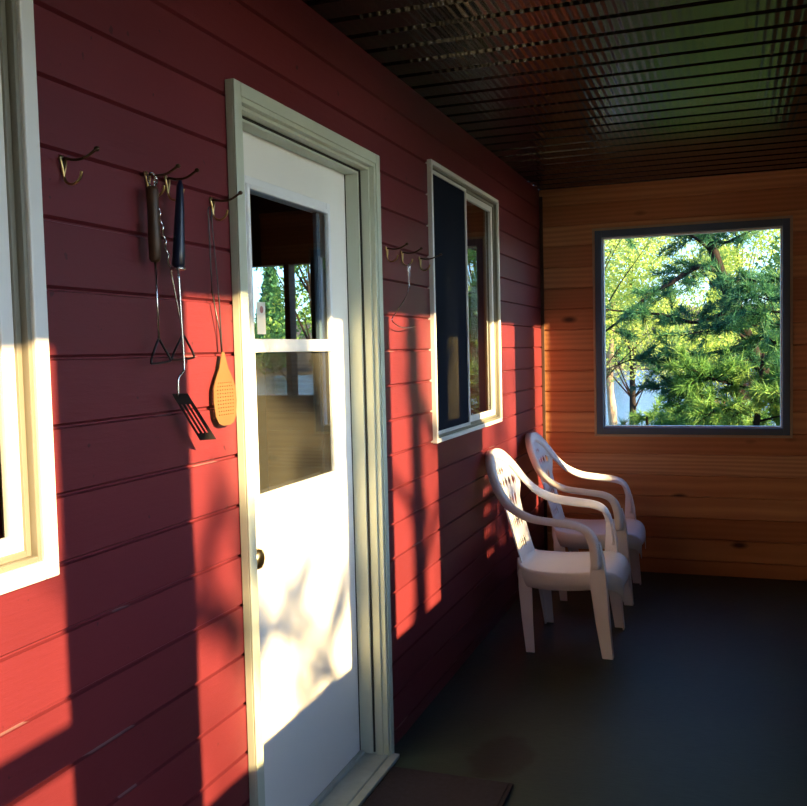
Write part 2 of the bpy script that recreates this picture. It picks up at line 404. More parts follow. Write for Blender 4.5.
# ------------------------------------------------------------------ entry door
dr = root('door_1', (0, 2.48, 0), 'structure')
def dbuild(mb, *a, parent=dr, **k):
    o = mb.build(*a, parent=parent, **k)
    if parent is dr: o.location = (0, -2.48, 0)
    return o
mb = MB()
for x0, x1, ex in ((.001, .022, 0), (.022, .027, .012)):
    w = .046 - ex
    mb.box((x0, DO[0] - .043, 0), (x1, DO[0] - .043 + w, 2.121)); mb.box((x0, DO[1] + .043 - w, 0), (x1, DO[1] + .043, 2.121))
    mb.box((x0, DO[0] - .043 + w, 2.121 - w), (x1, DO[1] + .043 - w, 2.121))
dbuild(mb, 'casing', M['pale_casing'], bevel=.002)
mb = MB()
for a, b in ((DO[0], DO[0] + .012), (DO[1] - .012, DO[1])):
    mb.box((-.155, a, 0), (.004, b, DO[3]))
mb.box((-.155, DO[0] + .012, DO[3] - .012), (.004, DO[1] - .012, DO[3]))
mb.box((-.079, DO[1] - .024, .03), (-.030, DO[1] - .012, DO[3] - .012)); mb.box((-.079, DO[0] + .012, .03), (-.030, DO[0] + .024, DO[3] - .012))
mb.box((-.079, DO[0] + .024, DO[3] - .024), (-.030, DO[1] - .024, DO[3] - .012))
dbuild(mb, 'jamb', M['pale_casing'], bevel=.0015)
mb = MB(); mb.box((-.030, DO[1] - .0165, .032), (-.024, DO[1] - .012, DO[3] - .012)); mb.box((-.030, DO[0] + .024, DO[3] - .0165), (-.024, DO[1] - .024, DO[3] - .012))
mb.box((-.0795, DO[1] - .022, .034), (-.076, DO[1] - .0245, DO[3] - .02))
dbuild(mb, 'weatherstrip', M['weatherstrip'])
mb = MB(); ya, yb = DO[0] + .014, DO[1] - .014; sx0, sx1 = -.125, -.080
g = (2.208, 2.735, 1.052, 1.905)           # glass opening in the slab
mb.box((sx0, ya, .034), (sx1, g[0], 2.063)); mb.box((sx0, g[1], .034), (sx1, yb, 2.063))
mb.box((sx0, g[0], .034), (sx1, g[1], g[2])); mb.box((sx0, g[0], g[3]), (sx1, g[1], 2.063))
dbuild(mb, 'door_slab', M['door_white'])
mb = MB(); rect_frame(mb, L, 2.178, 2.762, 1.020, 1.935, .030, -.0799, -.0725); rect_frame(mb, L, 2.201, 2.740, 1.043, 1.912, .014, -.0799, -.064)
mb.box((-.105, 2.213, 1.452), (-.064, 2.730, 1.490))
lf = dbuild(mb, 'lite_frame', M['lite_white'], bevel=.003)
mb = MB(); pane(mb, L, 2.209, 2.734, 1.488, 1.904, -.0725); dbuild(mb, 'upper_pane', M['door_glass'])
mb = MB(); pane(mb, L, 2.209, 2.734, 1.053, 1.454, -.072); dbuild(mb, 'lower_pane', M['door_glass'])
mb = MB(); pane(mb, L, 2.212, 2.724, 1.054, 1.452, -.080); dbuild(mb, 'insect_screen', M['dusty_screen'])
mb = MB(); mb.box((-.105, 2.690, 1.49), (-.090, 2.712, 1.90)); mb.box((-.105, 2.690, 1.053), (-.094, 2.710, 1.45)); dbuild(mb, 'sash_stile', M['grey_frame'], bevel=.002)
mb = MB(); mb.lathe([(.026, 0), (.027, .006), (.013, .012), (.011, .028), (.024, .038), (.029, .050), (.026, .060), (.012, .066)], (-.080, 2.125, .90), 'X', 24)
dbuild(mb, 'door_knob', M['brass'], smooth=True)
mb = MB(); mb.box((-.079, DO[0] + .001, .001), (.020, DO[1] - .001, .022)); mb.box((-.079, DO[0] + .013, .022), (-.062, DO[1] - .013, .036))
mb.box((.020, DO[0] - .03, .001), (.052, DO[1] + .03, .016))
dbuild(mb, 'threshold', M['threshold_metal'], bevel=.003)
mb = MB(); mb.box((-.0720, 2.243, 1.503), (-.0716, 2.292, 1.593)); st = dbuild(mb, 'sticker', M['sticker_paper'])
mb = MB(); mb.lathe([(.010, 0), (.010, .0004)], (-.0716, 2.270, 1.572), 'X', 20); mb.build('round_mark', M['sticker_red'], st)

# ------------------------------------------------------------------ cabin interior behind the wall
cw = MB(); X0, X1, Y0, Y1, Z1 = -4.2, -.161, -2.2, D + .1, 2.62
cwin = (-2.32, -1.66, 1.10, 2.14)
cw.box((X0 - .1, Y0, -.1), (X0, Y1, Z1)); cw.box((X0, Y0 - .1, -.1), (X1, Y0, Z1))
cw.box((X0, Y1, -.1), (cwin[0], Y1 + .12, Z1)); cw.box((cwin[1], Y1, -.1), (X1, Y1 + .12, Z1))
cw.box((cwin[0], Y1, -.1), (cwin[1], Y1 + .12, cwin[2])); cw.box((cwin[0], Y1, cwin[3]), (cwin[1], Y1 + .12, Z1))
struct(cw.build('wall_cabin', M['cabin_panelling']))
cw = MB(); cw.box((X0, Y0, -.1), (X1, Y1, .0)); struct(cw.build('floor_cabin', M['cabin_floorboard']))
cw = MB(); cw.box((X0 - .1, Y0 - .1, Z1), (X1, Y1 + .12, Z1 + .1)); struct(cw.build('ceiling_cabin', M['cabin_panelling']))
cwn = root('window_9', kind='structure'); fb = lambda s, z, d: (s, Y1 - d, z)
mb = MB(); rect_frame(mb, fb, *cwin, .04, -.09, .012); mb.box(fb(-1.915, cwin[2] + .04, -.09), fb(-1.872, cwin[3] - .04, .012))
mb.build('window_frame', M['dark_wood_post'], cwn, bevel=.003)
mb = MB(); pane(mb, fb, cwin[0] + .03, cwin[1] - .03, cwin[2] + .03, cwin[3] - .03, -.05); mb.build('pane', M['clear_glass'], cwn)
# curtain hanging inside the right half of the second window
def curtain(name, label, y0, y1, z0, z1, x):
    mb = MB(); n = 60; vs = []
    for z in (z0, (z0 + z1) / 2, z1):
        for i in range(n + 1):
            t = i / n; vs.append((x + .014 * math.sin(t * (y1 - y0) / .048 * 2 * math.pi), y0 + (y1 - y0) * t, z))
    mb.add(vs, [(k * (n + 1) + i, k * (n + 1) + i + 1, (k + 1) * (n + 1) + i + 1, (k + 1) * (n + 1) + i) for k in range(2) for i in range(n)])
    return tag(mb.build(name, M['curtain_cloth'], smooth=True, solid=.002), label, 'curtain')
curtain('curtain', 'tan curtain drawn aside behind the right pane of the sliding window beyond the door', 4.43, 4.74, .95, 2.24, -.20)
curtain('curtain', 'dim curtain behind the glass of the window nearest the camera', .72, .98, .95, 2.32, -.21)

# ------------------------------------------------------------------ plastic chairs
def ribbon(path, wdir, wid, lip, per=6):
    """strap that carries arm, back edge and arm again; cross-section follows the outward direction"""
    P = spline(path, per); Wd = spline(wdir, per); Wi = [v.x for v in spline([(w, 0, 0) for w in wid], per)]
    mb = MB(); vs = []; k = len(P)
    for i in range(k):
        t = (P[min(i + 1, k - 1)] - P[max(i - 1, 0)]).normalized()
        w = Wd[i]; w = (w - t * w.dot(t)).normalized(); n = t.cross(w).normalized()
        h = Wi[i] / 2
        prof = [(-h, -.010), (-h * .98, -.001), (-h * .6, .002), (h * .5, .002), (h * .95, -.001), (h, -.007), (h * 1.0, -lip)]
        for a, b in prof: vs.append(P[i] + w * a + n * b)
    q = 7
    mb.add(vs, [(i * q + j, i * q + j + 1, (i + 1) * q + j + 1, (i + 1) * q + j) for i in range(k - 1) for j in range(q - 1)])
    return mb
def back_x(z): return .205 - (z - .38) * .29
def make_chair():
    rt = root('plastic_chair'); m = M['white_resin']
    # strap: near arm tip -> arch -> far arm tip  (x forward, y across, z up)
    half = [((.596, -.262, .430), (0, -1, .0), .062), ((.588, -.268, .535), (0, -1, .05), .060), ((.560, -.272, .600), (0, -1, .22), .058),
            ((.505, -.276, .632), (0, -1, .38), .058), ((.400, -.280, .645), (0, -1, .45), .058), ((.290, -.279, .660), (0, -1, .45), .058),
            ((.205, -.268, .700), (0, -1, .35), .058), ((.150, -.246, .755), (0, -1, .25), .056), ((.108, -.206, .820), (0, -1, .45), .054),
            ((.080, -.150, .872), (-.15, -.7, .7), .052), ((.062, -.080, .905), (-.2, -.35, .95), .052), ((.055, 0, .916), (-.25, 0, 1), .052)]
    full = half + [((p[0], -p[1], p[2]), (w[0], -w[1], w[2]), d) for p, w, d in half[-2::-1]]
    mb = ribbon([a for a, _, _ in full], [b for _, b, _ in full], [c * 1.08 for _, _, c in full], .036)
    mb.build('arm_frame', m, rt, smooth=True, solid=.005)
    # seat
    pr_ = [(.185, .430, .150), (.205, .400, .185), (.25, .388, .215), (.35, .382, .232), (.47, .388, .238), (.57, .398, .234), (.63, .396, .215), (.665, .378, .185), (.682, .350, .150), (.686, .320, .125)]
    S = spline([(a, b, c) for a, b, c in pr_], 3); nt = 12; mb = MB(); vs = []
    cols = [-1.0, -1.0] + [-1 + 2 * j / nt for j in range(nt + 1)] + [1.0, 1.0]
    for pnt in S:
        for j, t in enumerate(cols):
            z = pnt.y - .014 * (1 - t * t); yv = pnt.z * t
            if j in (0, len(cols) - 1): z -= .078; yv *= 1.02
            elif j in (1, len(cols) - 2): z -= .010; yv *= 1.02
            vs.append((pnt.x, yv, z))
    q = len(cols)
    mb.add(vs, [(i * q + j, (i + 1) * q + j, (i + 1) * q + j + 1, i * q + j + 1) for i in range(len(S) - 1) for j in range(q - 1)])
    mb.build('seat', m, rt, smooth=True, solid=.005)
    # back panel: pierced lattice, waisted below and flaring into the arch
    def hw(z):
        pts = [(.40, .150), (.50, .150), (.60, .152), (.68, .165), (.73, .205), (.77, .225), (.81, .208), (.85, .170), (.88, .125), (.902, .070)]
        for (a, b), (c, d) in zip(pts, pts[1:]):
            if z <= c: return b + (d - b) * (z - a) / (c - a)
        return pts[-1][1]
    def P(t, z):
        w = hw(z); return (back_x(z) - .008 + .035 * (w * t / .2) ** 2 * .8, w * t, z)
    rows = [(.405, .440, 0), (.440, .505, 1), (.505, .535, 0), (.535, .620, 2), (.620, .640, 0), (.640, .720, 2), (.720, .738, 0), (.738, .800, 2), (.800, .812, 0), (.812, .850, 3), (.850, .904, 0)]
    mb = MB()
    for za, zb, kind in rows:
        edges = [-1 + 2 * j / 9 for j in range(10)]
        for j in range(9):
            a, b = edges[j], edges[j + 1]
            hole = (kind == 1 and j in (2, 3, 4, 5, 6)) or (kind == 2 and 1 <= j <= 7) or (kind == 3 and 3 <= j <= 5)
            q4 = [P(a, za), P(b, za), P(b, zb), P(a, zb)]
            if not hole:
                mid = (za + zb) / 2
                mb.add([P(a, za), P(b, za), P(b, mid), P(a, mid), P(b, zb), P(a, zb)], [(0, 1, 2, 3), (3, 2, 4, 5)]); continue
            c, d = (a + b) / 2, (za + zb) / 2; hx, hz = (b - a) * .37, (zb - za) * .47
            mb.add(q4 + [P(c, d - hz), P(c + hx, d), P(c, d + hz), P(c - hx, d)],
                   [(0, 1, 4), (1, 5, 4), (1, 2, 5), (2, 6, 5), (2, 3, 6), (3, 7, 6), (3, 0, 7), (0, 4, 7)])
    mb.build('backrest', m, rt, solid=.005)
    # legs: angled channel, wide at the top
    for sy in (-1, 1):
        mb = MB(); st = [(.584, .270, .545, .034, .034), (.603, .268, .46, .056, .050), (.612, .266, .36, .072, .058), (.624, .259, .17, .060, .050), (.638, .252, 0, .046, .040)]
        vs = []
        for x, yv, z, wx, wy in st:
            yv *= sy; o = sy
            vs += [(x + .012, yv - o * wy, z), (x + .012, yv, z), (x + .012 - wx, yv, z), (x + .006 - wx, yv - o * .006, z), (x + .004, yv - o * .007, z), (x + .004, yv - o * wy, z)]
        mb.add(vs, [(i * 6 + j, i * 6 + (j + 1) % 6, (i + 1) * 6 + (j + 1) % 6, (i + 1) * 6 + j) for i in range(4) for j in range(6)] + [tuple(range(24, 30)), (5, 4, 3, 2, 1, 0)])
        mb.build('leg', m, rt, bevel=.003)
        mb = MB(); st = [(.212, .198, .385, .060, .050), (.218, .222, .30, .066, .055), (.236, .240, .15, .054, .046), (.256, .250, 0, .042, .036)]
        vs = []
        for x, yv, z, wx, wy in st:
            yv *= sy; o = sy
            vs += [(x - .014, yv - o * wy, z), (x - .014, yv, z), (x - .014 + wx, yv, z), (x - .014 + wx, yv - o * .006, z), (x - .006, yv - o * .007, z), (x - .006, yv - o * wy, z)]
        mb.add(vs, [(i * 6 + j, i * 6 + (j + 1) % 6, (i + 1) * 6 + (j + 1) % 6, (i + 1) * 6 + j) for i in range(3) for j in range(6)] + [tuple(range(18, 24)), (5, 4, 3, 2, 1, 0)])
        mb.build('leg', m, rt, bevel=.003)
    return rt
ch = make_chair(); ch.location = (0.0, 4.44, 0)
tag(ch, 'white moulded plastic armchair in front, its pierced back lit by the sun', 'chair', 'plastic armchairs along the red wall')
c2 = copy_tree(ch); c2.location = (0.0, 5.36, 0)
tag(c2, 'white moulded plastic armchair in shade, farther back by the wooden wall', 'chair', 'plastic armchairs along the red wall')

# ------------------------------------------------------------------ hooks and hanging tools
def hook(y, z, label, arm=.075):
    rt = root('coat_hook', (0.0, y, z))
    mb = MB(); mb.tube(spline([(.001, 0, .006), (.010, 0, .010), (.030, .0, .006), (.055, 0, .008), (arm + .005, 0, .020)], 5), .0028, 8)
    mb.lathe([(.002, -.005), (.0048, -.002), (.0048, .003), (.002, .006)], (arm + .006, 0, .021), 'X', 10)
    mb.build('upper_arm', M['shaded_brass'], rt, smooth=True)
    mb = MB(); mb.tube(spline([(.004, -.008, .012), (.006, -.006, .002), (.006, 0, -.022), (.012, 0, -.034), (.026, 0, -.038), (.040, 0, -.030), (.046, 0, -.016)], 5), .0026, 8)
    mb.tube(spline([(.004, .008, .012), (.006, .006, .002), (.006, .0, -.020)], 4), .0026, 8)
    mb.lathe([(.006, 0), (.006, .003), (.003, .0045)], (0.0, 0, .012), 'X', 12)
    mb.build('lower_prong', M['brass'], rt, smooth=True)
    return tag(rt, label, 'hook', 'wire coat hooks on the red wall')
hook(1.390, 1.806, 'empty brass wire coat hook between the nearest window and the barbecue tools')
hook(1.650, 1.822, 'wire coat hook holding the wood-handled roasting fork')
hook(1.722, 1.826, 'wire coat hook holding the navy-handled spatula')
hook(1.905, 1.806, 'wire coat hook holding the fly swatter beside the door casing')
hook(3.075, 1.806, 'empty wire coat hook just right of the door casing, first of three')
hook(3.235, 1.806, 'wire coat hook with a bent wire hanging from it, right of the door')
hook(3.445, 1.802, 'empty wire coat hook close to the frame of the sliding window', .085)

def hung(name, label, cat): return tag(root(name), label, cat)
def P3(x, pts): return [(x, a, b) for a, b in pts]
t = hung('roasting_fork', 'wire fork with a brown wooden handle, hanging at the left of the tools', 'fork')
mb = MB(); mb.lathe([(.008, 0), (.012, .006), (.0135, .05), (.012, .10), (.0135, .148), (.010, .156)], (.032, 1.627, 1.645), 'Z', 14); mb.build('handle', M['brown_wood_handle'], t, smooth=True)
mb = MB(); mb.tube(P3(.032, [(1.627, 1.645), (1.628, 1.56), (1.629, 1.484)]), .0026); mb.build('shaft', M['steel_wire'], t, smooth=True)
mb = MB(); mb.tube(spline([(.032, 1.629, 1.486), (.032, 1.610, 1.458), (.036, 1.594, 1.438), (.036, 1.600, 1.433), (.036, 1.655, 1.436), (.036, 1.662, 1.442), (.032, 1.646, 1.466), (.032, 1.629, 1.486)], 4), .0026); mb.build('triangular_tine', M['dark_wire'], t, smooth=True)
mb = MB(); mb.tube(spline([(.032, 1.622, 1.798), (.026, 1.620, 1.818), (.026, 1.634, 1.832), (.030, 1.648, 1.818), (.032, 1.634, 1.799)], 5), .0018); mb.build('hanging_loop', M['steel_wire'], t, smooth=True)
t = hung('spatula', 'long spatula with a navy blue handle and a slotted black blade', 'spatula')
mb = MB(); mb.tube(P3(.040, [(1.7185, 1.828), (1.717, 1.815), (1.712, 1.76), (1.704, 1.68), (1.700, 1.645), (1.699, 1.638)]), [.004, .0075, .010, .0135, .0145, .010], 14); mb.build('handle', M['navy_handle'], t, smooth=True)
mb = MB(); mb.lathe([(.012, 0), (.016, .002), (.016, .006), (.012, .008)], (.040, 1.6985, 1.632), 'Z', 14); mb.build('collar', M['steel_wire'], t, smooth=True)
mb = MB(); mb.tube(spline(P3(.040, [(1.6985, 1.636), (1.703, 1.52), (1.707, 1.428), (1.700, 1.412), (1.683, 1.398), (1.681, 1.36)]), 5), .0026); mb.build('shaft', M['steel_wire'], t, smooth=True)
mb = MB(); A = Vector((.030, 1.672, 1.366)); U = Vector((.022, .026, 0)); V = Vector((.014, .080, -.108)); nn = U.cross(V).normalized() * .0012
def bl(uu, vv): return A + U * uu * (1 + .12 * vv) + V * vv
us = [0, .16, .26, .42, .52, .66, .76, 1]; vs_ = [0, .22, .85, 1]
for i in range(7):
    for j in range(3):
        if j == 1 and i in (1, 3, 5): continue
        q = [bl(us[i], vs_[j]), bl(us[i + 1], vs_[j]), bl(us[i + 1], vs_[j + 1]), bl(us[i], vs_[j + 1])]
        mb.add([p + nn for p in q] + [p - nn for p in q], [(0, 1, 2, 3), (7, 6, 5, 4), (0, 4, 5, 1), (1, 5, 6, 2), (2, 6, 7, 3), (3, 7, 4, 0)])
mb.build('blade', M['black_blade'], t)
t = hung('roasting_fork', 'twisted silver wire fork hanging slantwise behind the navy spatula', 'fork')
pts = []
for i in range(61):
    q = i / 60; yv = 1.648 + (1.738 - 1.648) * q; z = 1.818 + (1.494 - 1.818) * q
    a = q * 2 * math.pi * 11 if q < .6 else 0
    pts.append((.020 + .0022 * math.sin(a), yv + .0028 * math.cos(a) * (q < .6), z))
mb = MB(); mb.tube([(.030, 1.640, 1.826)] + pts, .0022); mb.build('shaft', M['steel_wire'], t, smooth=True)
mb = MB(); mb.tube(spline([(.020, 1.738, 1.496), (.020, 1.712, 1.468), (.024, 1.688, 1.446), (.024, 1.694, 1.440), (.024, 1.764, 1.442), (.024, 1.771, 1.450), (.020, 1.758, 1.474), (.020, 1.738, 1.496)], 4), .0026); mb.build('triangular_tine', M['dark_wire'], t, smooth=True)
t = hung('fly_swatter', 'tan fly swatter with a long thin wire handle beside the door', 'fly swatter')
mb = MB(); mb.tube(spline(P3(.014, [(1.874, 1.60), (1.872, 1.75), (1.870, 1.785), (1.878, 1.796), (1.886, 1.785), (1.886, 1.75), (1.903, 1.60), (1.911, 1.44)]), 4), .0016); mb.tube(P3(.014, [(1.874, 1.60), (1.904, 1.50), (1.909, 1.44)]), .0016); mb.build('wire_handle', M['dark_wire'], t, smooth=True)
mb = MB()
def sw(t_, z):
    pts = [(1.278, .016), (1.284, .034), (1.300, .046), (1.335, .052), (1.368, .050), (1.392, .038), (1.415, .020), (1.455, .005)]
    for (a, b), (c, d) in zip(pts, pts[1:]):
        if z <= c: return (.015 + (1.45 - z) * .02, 1.912 + (b + (d - b) * (z - a) / (c - a)) * t_, z)
    return (.015, 1.912 + .005 * t_, z)
zr = [1.278, 1.284, 1.292] + [1.300 + .0085 * k for k in range(11)] + [1.405, 1.415, 1.435, 1.455]
for i in range(len(zr) - 1):
    za, zb = zr[i], zr[i + 1]
    for j in range(9):
        a, b = -1 + 2 * j / 9, -1 + 2 * (j + 1) / 9
        if 3 <= i <= 12 and 1 <= j <= 7:
            c0, c1, d0, d1 = a + (b - a) * .32, b - (b - a) * .32, za + (zb - za) * .33, zb - (zb - za) * .33
            mb.add([sw(a, za), sw(b, za), sw(b, zb), sw(a, zb), sw(c0, d0), sw(c1, d0), sw(c1, d1), sw(c0, d1)], [(0, 1, 5, 4), (1, 2, 6, 5), (2, 3, 7, 6), (3, 0, 4, 7)])
        else: mb.add([sw(a, za), sw(b, za), sw(b, zb), sw(a, zb)], [(0, 1, 2, 3)])
mb.build('paddle', M['tan_plastic'], t, solid=.002)
t = MB(); t.tube(spline(P3(.030, [(3.240, 1.68), (3.226, 1.74), (3.228, 1.768), (3.238, 1.772), (3.244, 1.76), (3.236, 1.72), (3.210, 1.66), (3.110, 1.60), (3.045, 1.565), (3.060, 1.548), (3.160, 1.532), (3.290, 1.540)]), 6), .0018)
tag(t.build('bent_wire', M['steel_wire'], smooth=True), 'thin bent wire dangling from the middle hook right of the door', 'wire')

# ------------------------------------------------------------------ doormat
mb = MB(); mb.box((.062, 2.10, .0005), (.485, 2.862, .013)); mb.box((.075, 2.113, .013), (.472, 2.849, .0165))
tag(mb.build('doormat', M['mat_fibre'], bevel=.004), 'dark purple-brown doormat lying on the floor before the white door', 'doormat')

# ------------------------------------------------------------------ outside: ground, lake, trees
GZ = -.75
def grid_ground():
    mb = MB(); n = 40; vs = []
    rng = random.Random(3)
    for i in range(n + 1):
        for j in range(n + 1):
            x, y = -60 + 120 * i / n, -30 + 60 * j / n
            vs.append((x, y, GZ - max(0, y - 14) * .09 + rng.uniform(-.05, .05) * (1 if y < 30 else 0)))
    mb.add(vs, [(i * (n + 1) + j, (i + 1) * (n + 1) + j, (i + 1) * (n + 1) + j + 1, i * (n + 1) + j + 1) for i in range(n) for j in range(n)])
    return struct(mb.build('ground', M['forest_floor'], smooth=True))
grid_ground()
mb = MB(); mb.add([(-200, 20, -1.5), (200, 20, -1.5), (200, 150, -1.5), (-200, 150, -1.5)], [(0, 1, 2, 3)]); struct(mb.build('lake', M['lake_water']))
mb = MB(); mb.add([(-200, 110, -1.6), (200, 110, -1.6), (200, 320, 14), (-200, 320, 14)], [(0, 1, 2, 3)]); struct(mb.build('far_shore', M['forest_floor']))

def np_mesh(name, V, F, mat, parent, smooth=False):
    me = bpy.data.meshes.new(name); nF, k = F.shape
    me.vertices.add(len(V)); me.vertices.foreach_set('co', V.astype(np.float32).ravel())
    me.loops.add(nF * k); me.loops.foreach_set('vertex_index', F.astype(np.int32).ravel())
    me.polygons.add(nF); me.polygons.foreach_set('loop_start', np.arange(0, nF * k, k, dtype=np.int32)); me.polygons.foreach_set('loop_total', np.full(nF, k, dtype=np.int32))
    me.materials.append(mat); me.update(calc_edges=True); me.validate()
    o = bpy.data.objects.new(name, me); C.objects.link(o); o.parent = parent; return o
def unit(a): return a / np.maximum(np.linalg.norm(a, axis=1, keepdims=True), 1e-9)
def needles(rng, tips, dirs, per, ln, wd):
    """bursts of thin needles around twig points"""
    n = len(tips) * per; base = np.repeat(tips, per, 0) + rng.normal(0, .012, (n, 3))
    d = unit(np.repeat(dirs, per, 0) * .75 + rng.normal(0, .55, (n, 3))); ll = ln * rng.uniform(.6, 1.15, (n, 1))
    s = unit(np.cross(d, rng.normal(0, 1, (n, 3)))) * wd
    V = np.stack([base - s, base + s, base + d * ll], 1).reshape(-1, 3)
    return V, np.arange(3 * n).reshape(-1, 3)
def leaves(rng, pts, size):
    n = len(pts); a = unit(rng.normal(0, 1, (n, 3))); b = unit(np.cross(a, rng.normal(0, 1, (n, 3)))); c = np.cross(a, b)
    sz = size * rng.uniform(.6, 1.2, (n, 1))
    V = np.stack([pts - b * sz, pts + c * sz * .5, pts + b * sz, pts - c * sz * .5], 1).reshape(-1, 3)
    return V, np.arange(4 * n).reshape(-1, 4)

def near_pine(name, label, trunk, trad, branches, seed, per=18, ln=.12, wd=.0045, dens=26, mat='pine_needles', bark='pine_bark', twig=.55):
    """pine built where it stands: trunk, each limb a part, needles a part"""
    rng = np.random.default_rng(seed); rt = root(name, trunk[0])
    off = -Vector(trunk[0])
    P = spline(trunk, 6); mb = MB(); mb.tube(P, [trad[0] + (trad[1] - trad[0]) * i / (len(P) - 1) for i in range(len(P))], 10)
    o = mb.build('trunk', M[bark], rt, smooth=True); o.location = off
    tips, dirs = [], []; tw = MB()
    for pts, rad in branches:
        Q = spline(pts, 6); mb = MB(); k = len(Q)
        mb.tube(Q, [rad * (1 - .8 * i / (k - 1)) for i in range(k)], 7)
        length = sum((Q[i + 1] - Q[i]).length for i in range(k - 1))
        for _ in range(max(3, int(length * dens))):
            s = rng.uniform(.18, 1.0); p = Q[min(k - 1, int(s * (k - 1)))]
            t = (Q[min(k - 1, int(s * (k - 1)) + 1)] - Q[max(0, int(s * (k - 1)) - 1)]).normalized()
            dv = Vector(rng.normal(0, 1, 3)); dv.z = dv.z * .45 + .15; dv = (t * .6 + dv).normalized()
            L_ = twig * rng.uniform(.35, 1.0); e = p + dv * L_
            mb.tube([p, p + dv * L_ * .5 + Vector((0, 0, -.02)), e], [.006, .004, .002], 4, caps=False)
            for q in np.linspace(.35, 1, 5):
                tips.append(p + dv * L_ * float(q)); dirs.append(dv)
        o = mb.build('branch', M[bark], rt, smooth=True); o.location = off
    V, F = needles(rng, np.array([tuple(p) for p in tips]), np.array([tuple(p) for p in dirs]), per, ln, wd)
    o = np_mesh('needles', V, F, M[mat], rt); o.location = off
    return tag(rt, label, 'tree')

def leafy_tree(name, h, crown, n, size, mat, bark, seed, blobs=22, low=.3):
    rng = np.random.default_rng(seed); rt = root(name)
    mb = MB(); lean = rng.uniform(-.3, .3, 2)
    P = spline([(0, 0, -.3), (lean[0] * .3, lean[1] * .3, h * .35), (lean[0], lean[1], h * .9)], 6)
    mb.tube(P, [.035 * h * (1 - .85 * i / (len(P) - 1)) * .5 for i in range(len(P))], 8)
    cs = []
    for b in range(blobs):
        z = h * rng.uniform(low, 1.0); a = rng.uniform(0, 2 * math.pi); k = (z / h - low) / (1 - low)
        rr = crown * math.sqrt(max(.05, 1 - (2 * k - .8) ** 2 * .8)) * rng.uniform(.3, 1)
        c = (rr * math.cos(a) + lean[0], rr * math.sin(a) + lean[1], z); cs.append(c)
        i0 = int(len(P) * min(.9, z / h * .7)); p = P[i0]
        mb.tube([p, (p + Vector(c)) / 2 + Vector((0, 0, .1)), c], [.012 * h * .35, .006 * h * .35, .004], 5, caps=False)
    mb.build('trunk', M[bark], rt, smooth=True)
    cs = np.array(cs); idx = rng.integers(0, blobs, n); g = unit(rng.normal(0, 1, (n, 3))) * rng.uniform(.2, 1, (n, 1)) ** .5
    rad = crown * .42 * rng.uniform(.6, 1.2, blobs)[idx][:, None]
    pts = cs[idx] + g * rad * np.array([1, 1, .7])
    V, F = leaves(rng, pts, size); np_mesh('foliage', V, F, M[mat], rt)
    return rt
def conifer(name, h, crown, n, mat, seed, size=.16):
    rng = np.random.default_rng(seed); rt = root(name); mb = MB(); mb.tube([(0, 0, -.3), (0, 0, h)], [.022 * h * .6, .01], 8)
    tips = []
    for k in range(int(h * 7)):
        z = h * (.12 + .88 * k / (h * 7)); rr = crown * (1 - z / h) + .15; a = k * 2.4
        e = Vector((rr * math.cos(a), rr * math.sin(a), z - .12 * rr)); mb.tube([(0, 0, z), e], [.02, .004], 4, caps=False)
        tips.append((z, e))
    mb.build('trunk', M['pine_bark'], rt, smooth=True)
    per = n // len(tips); pts = []
    for z, e in tips:
        s = rng.uniform(.15, 1.05, (per, 1)); base = np.array([[0, 0, z]]) * (1 - s) + np.array([tuple(e)]) * s
        pts.append(base + rng.normal(0, .16, (per, 3)) * (.4 + s))
    V, F = leaves(rng, np.concatenate(pts), size); np_mesh('foliage', V, F, M[mat], rt); return rt

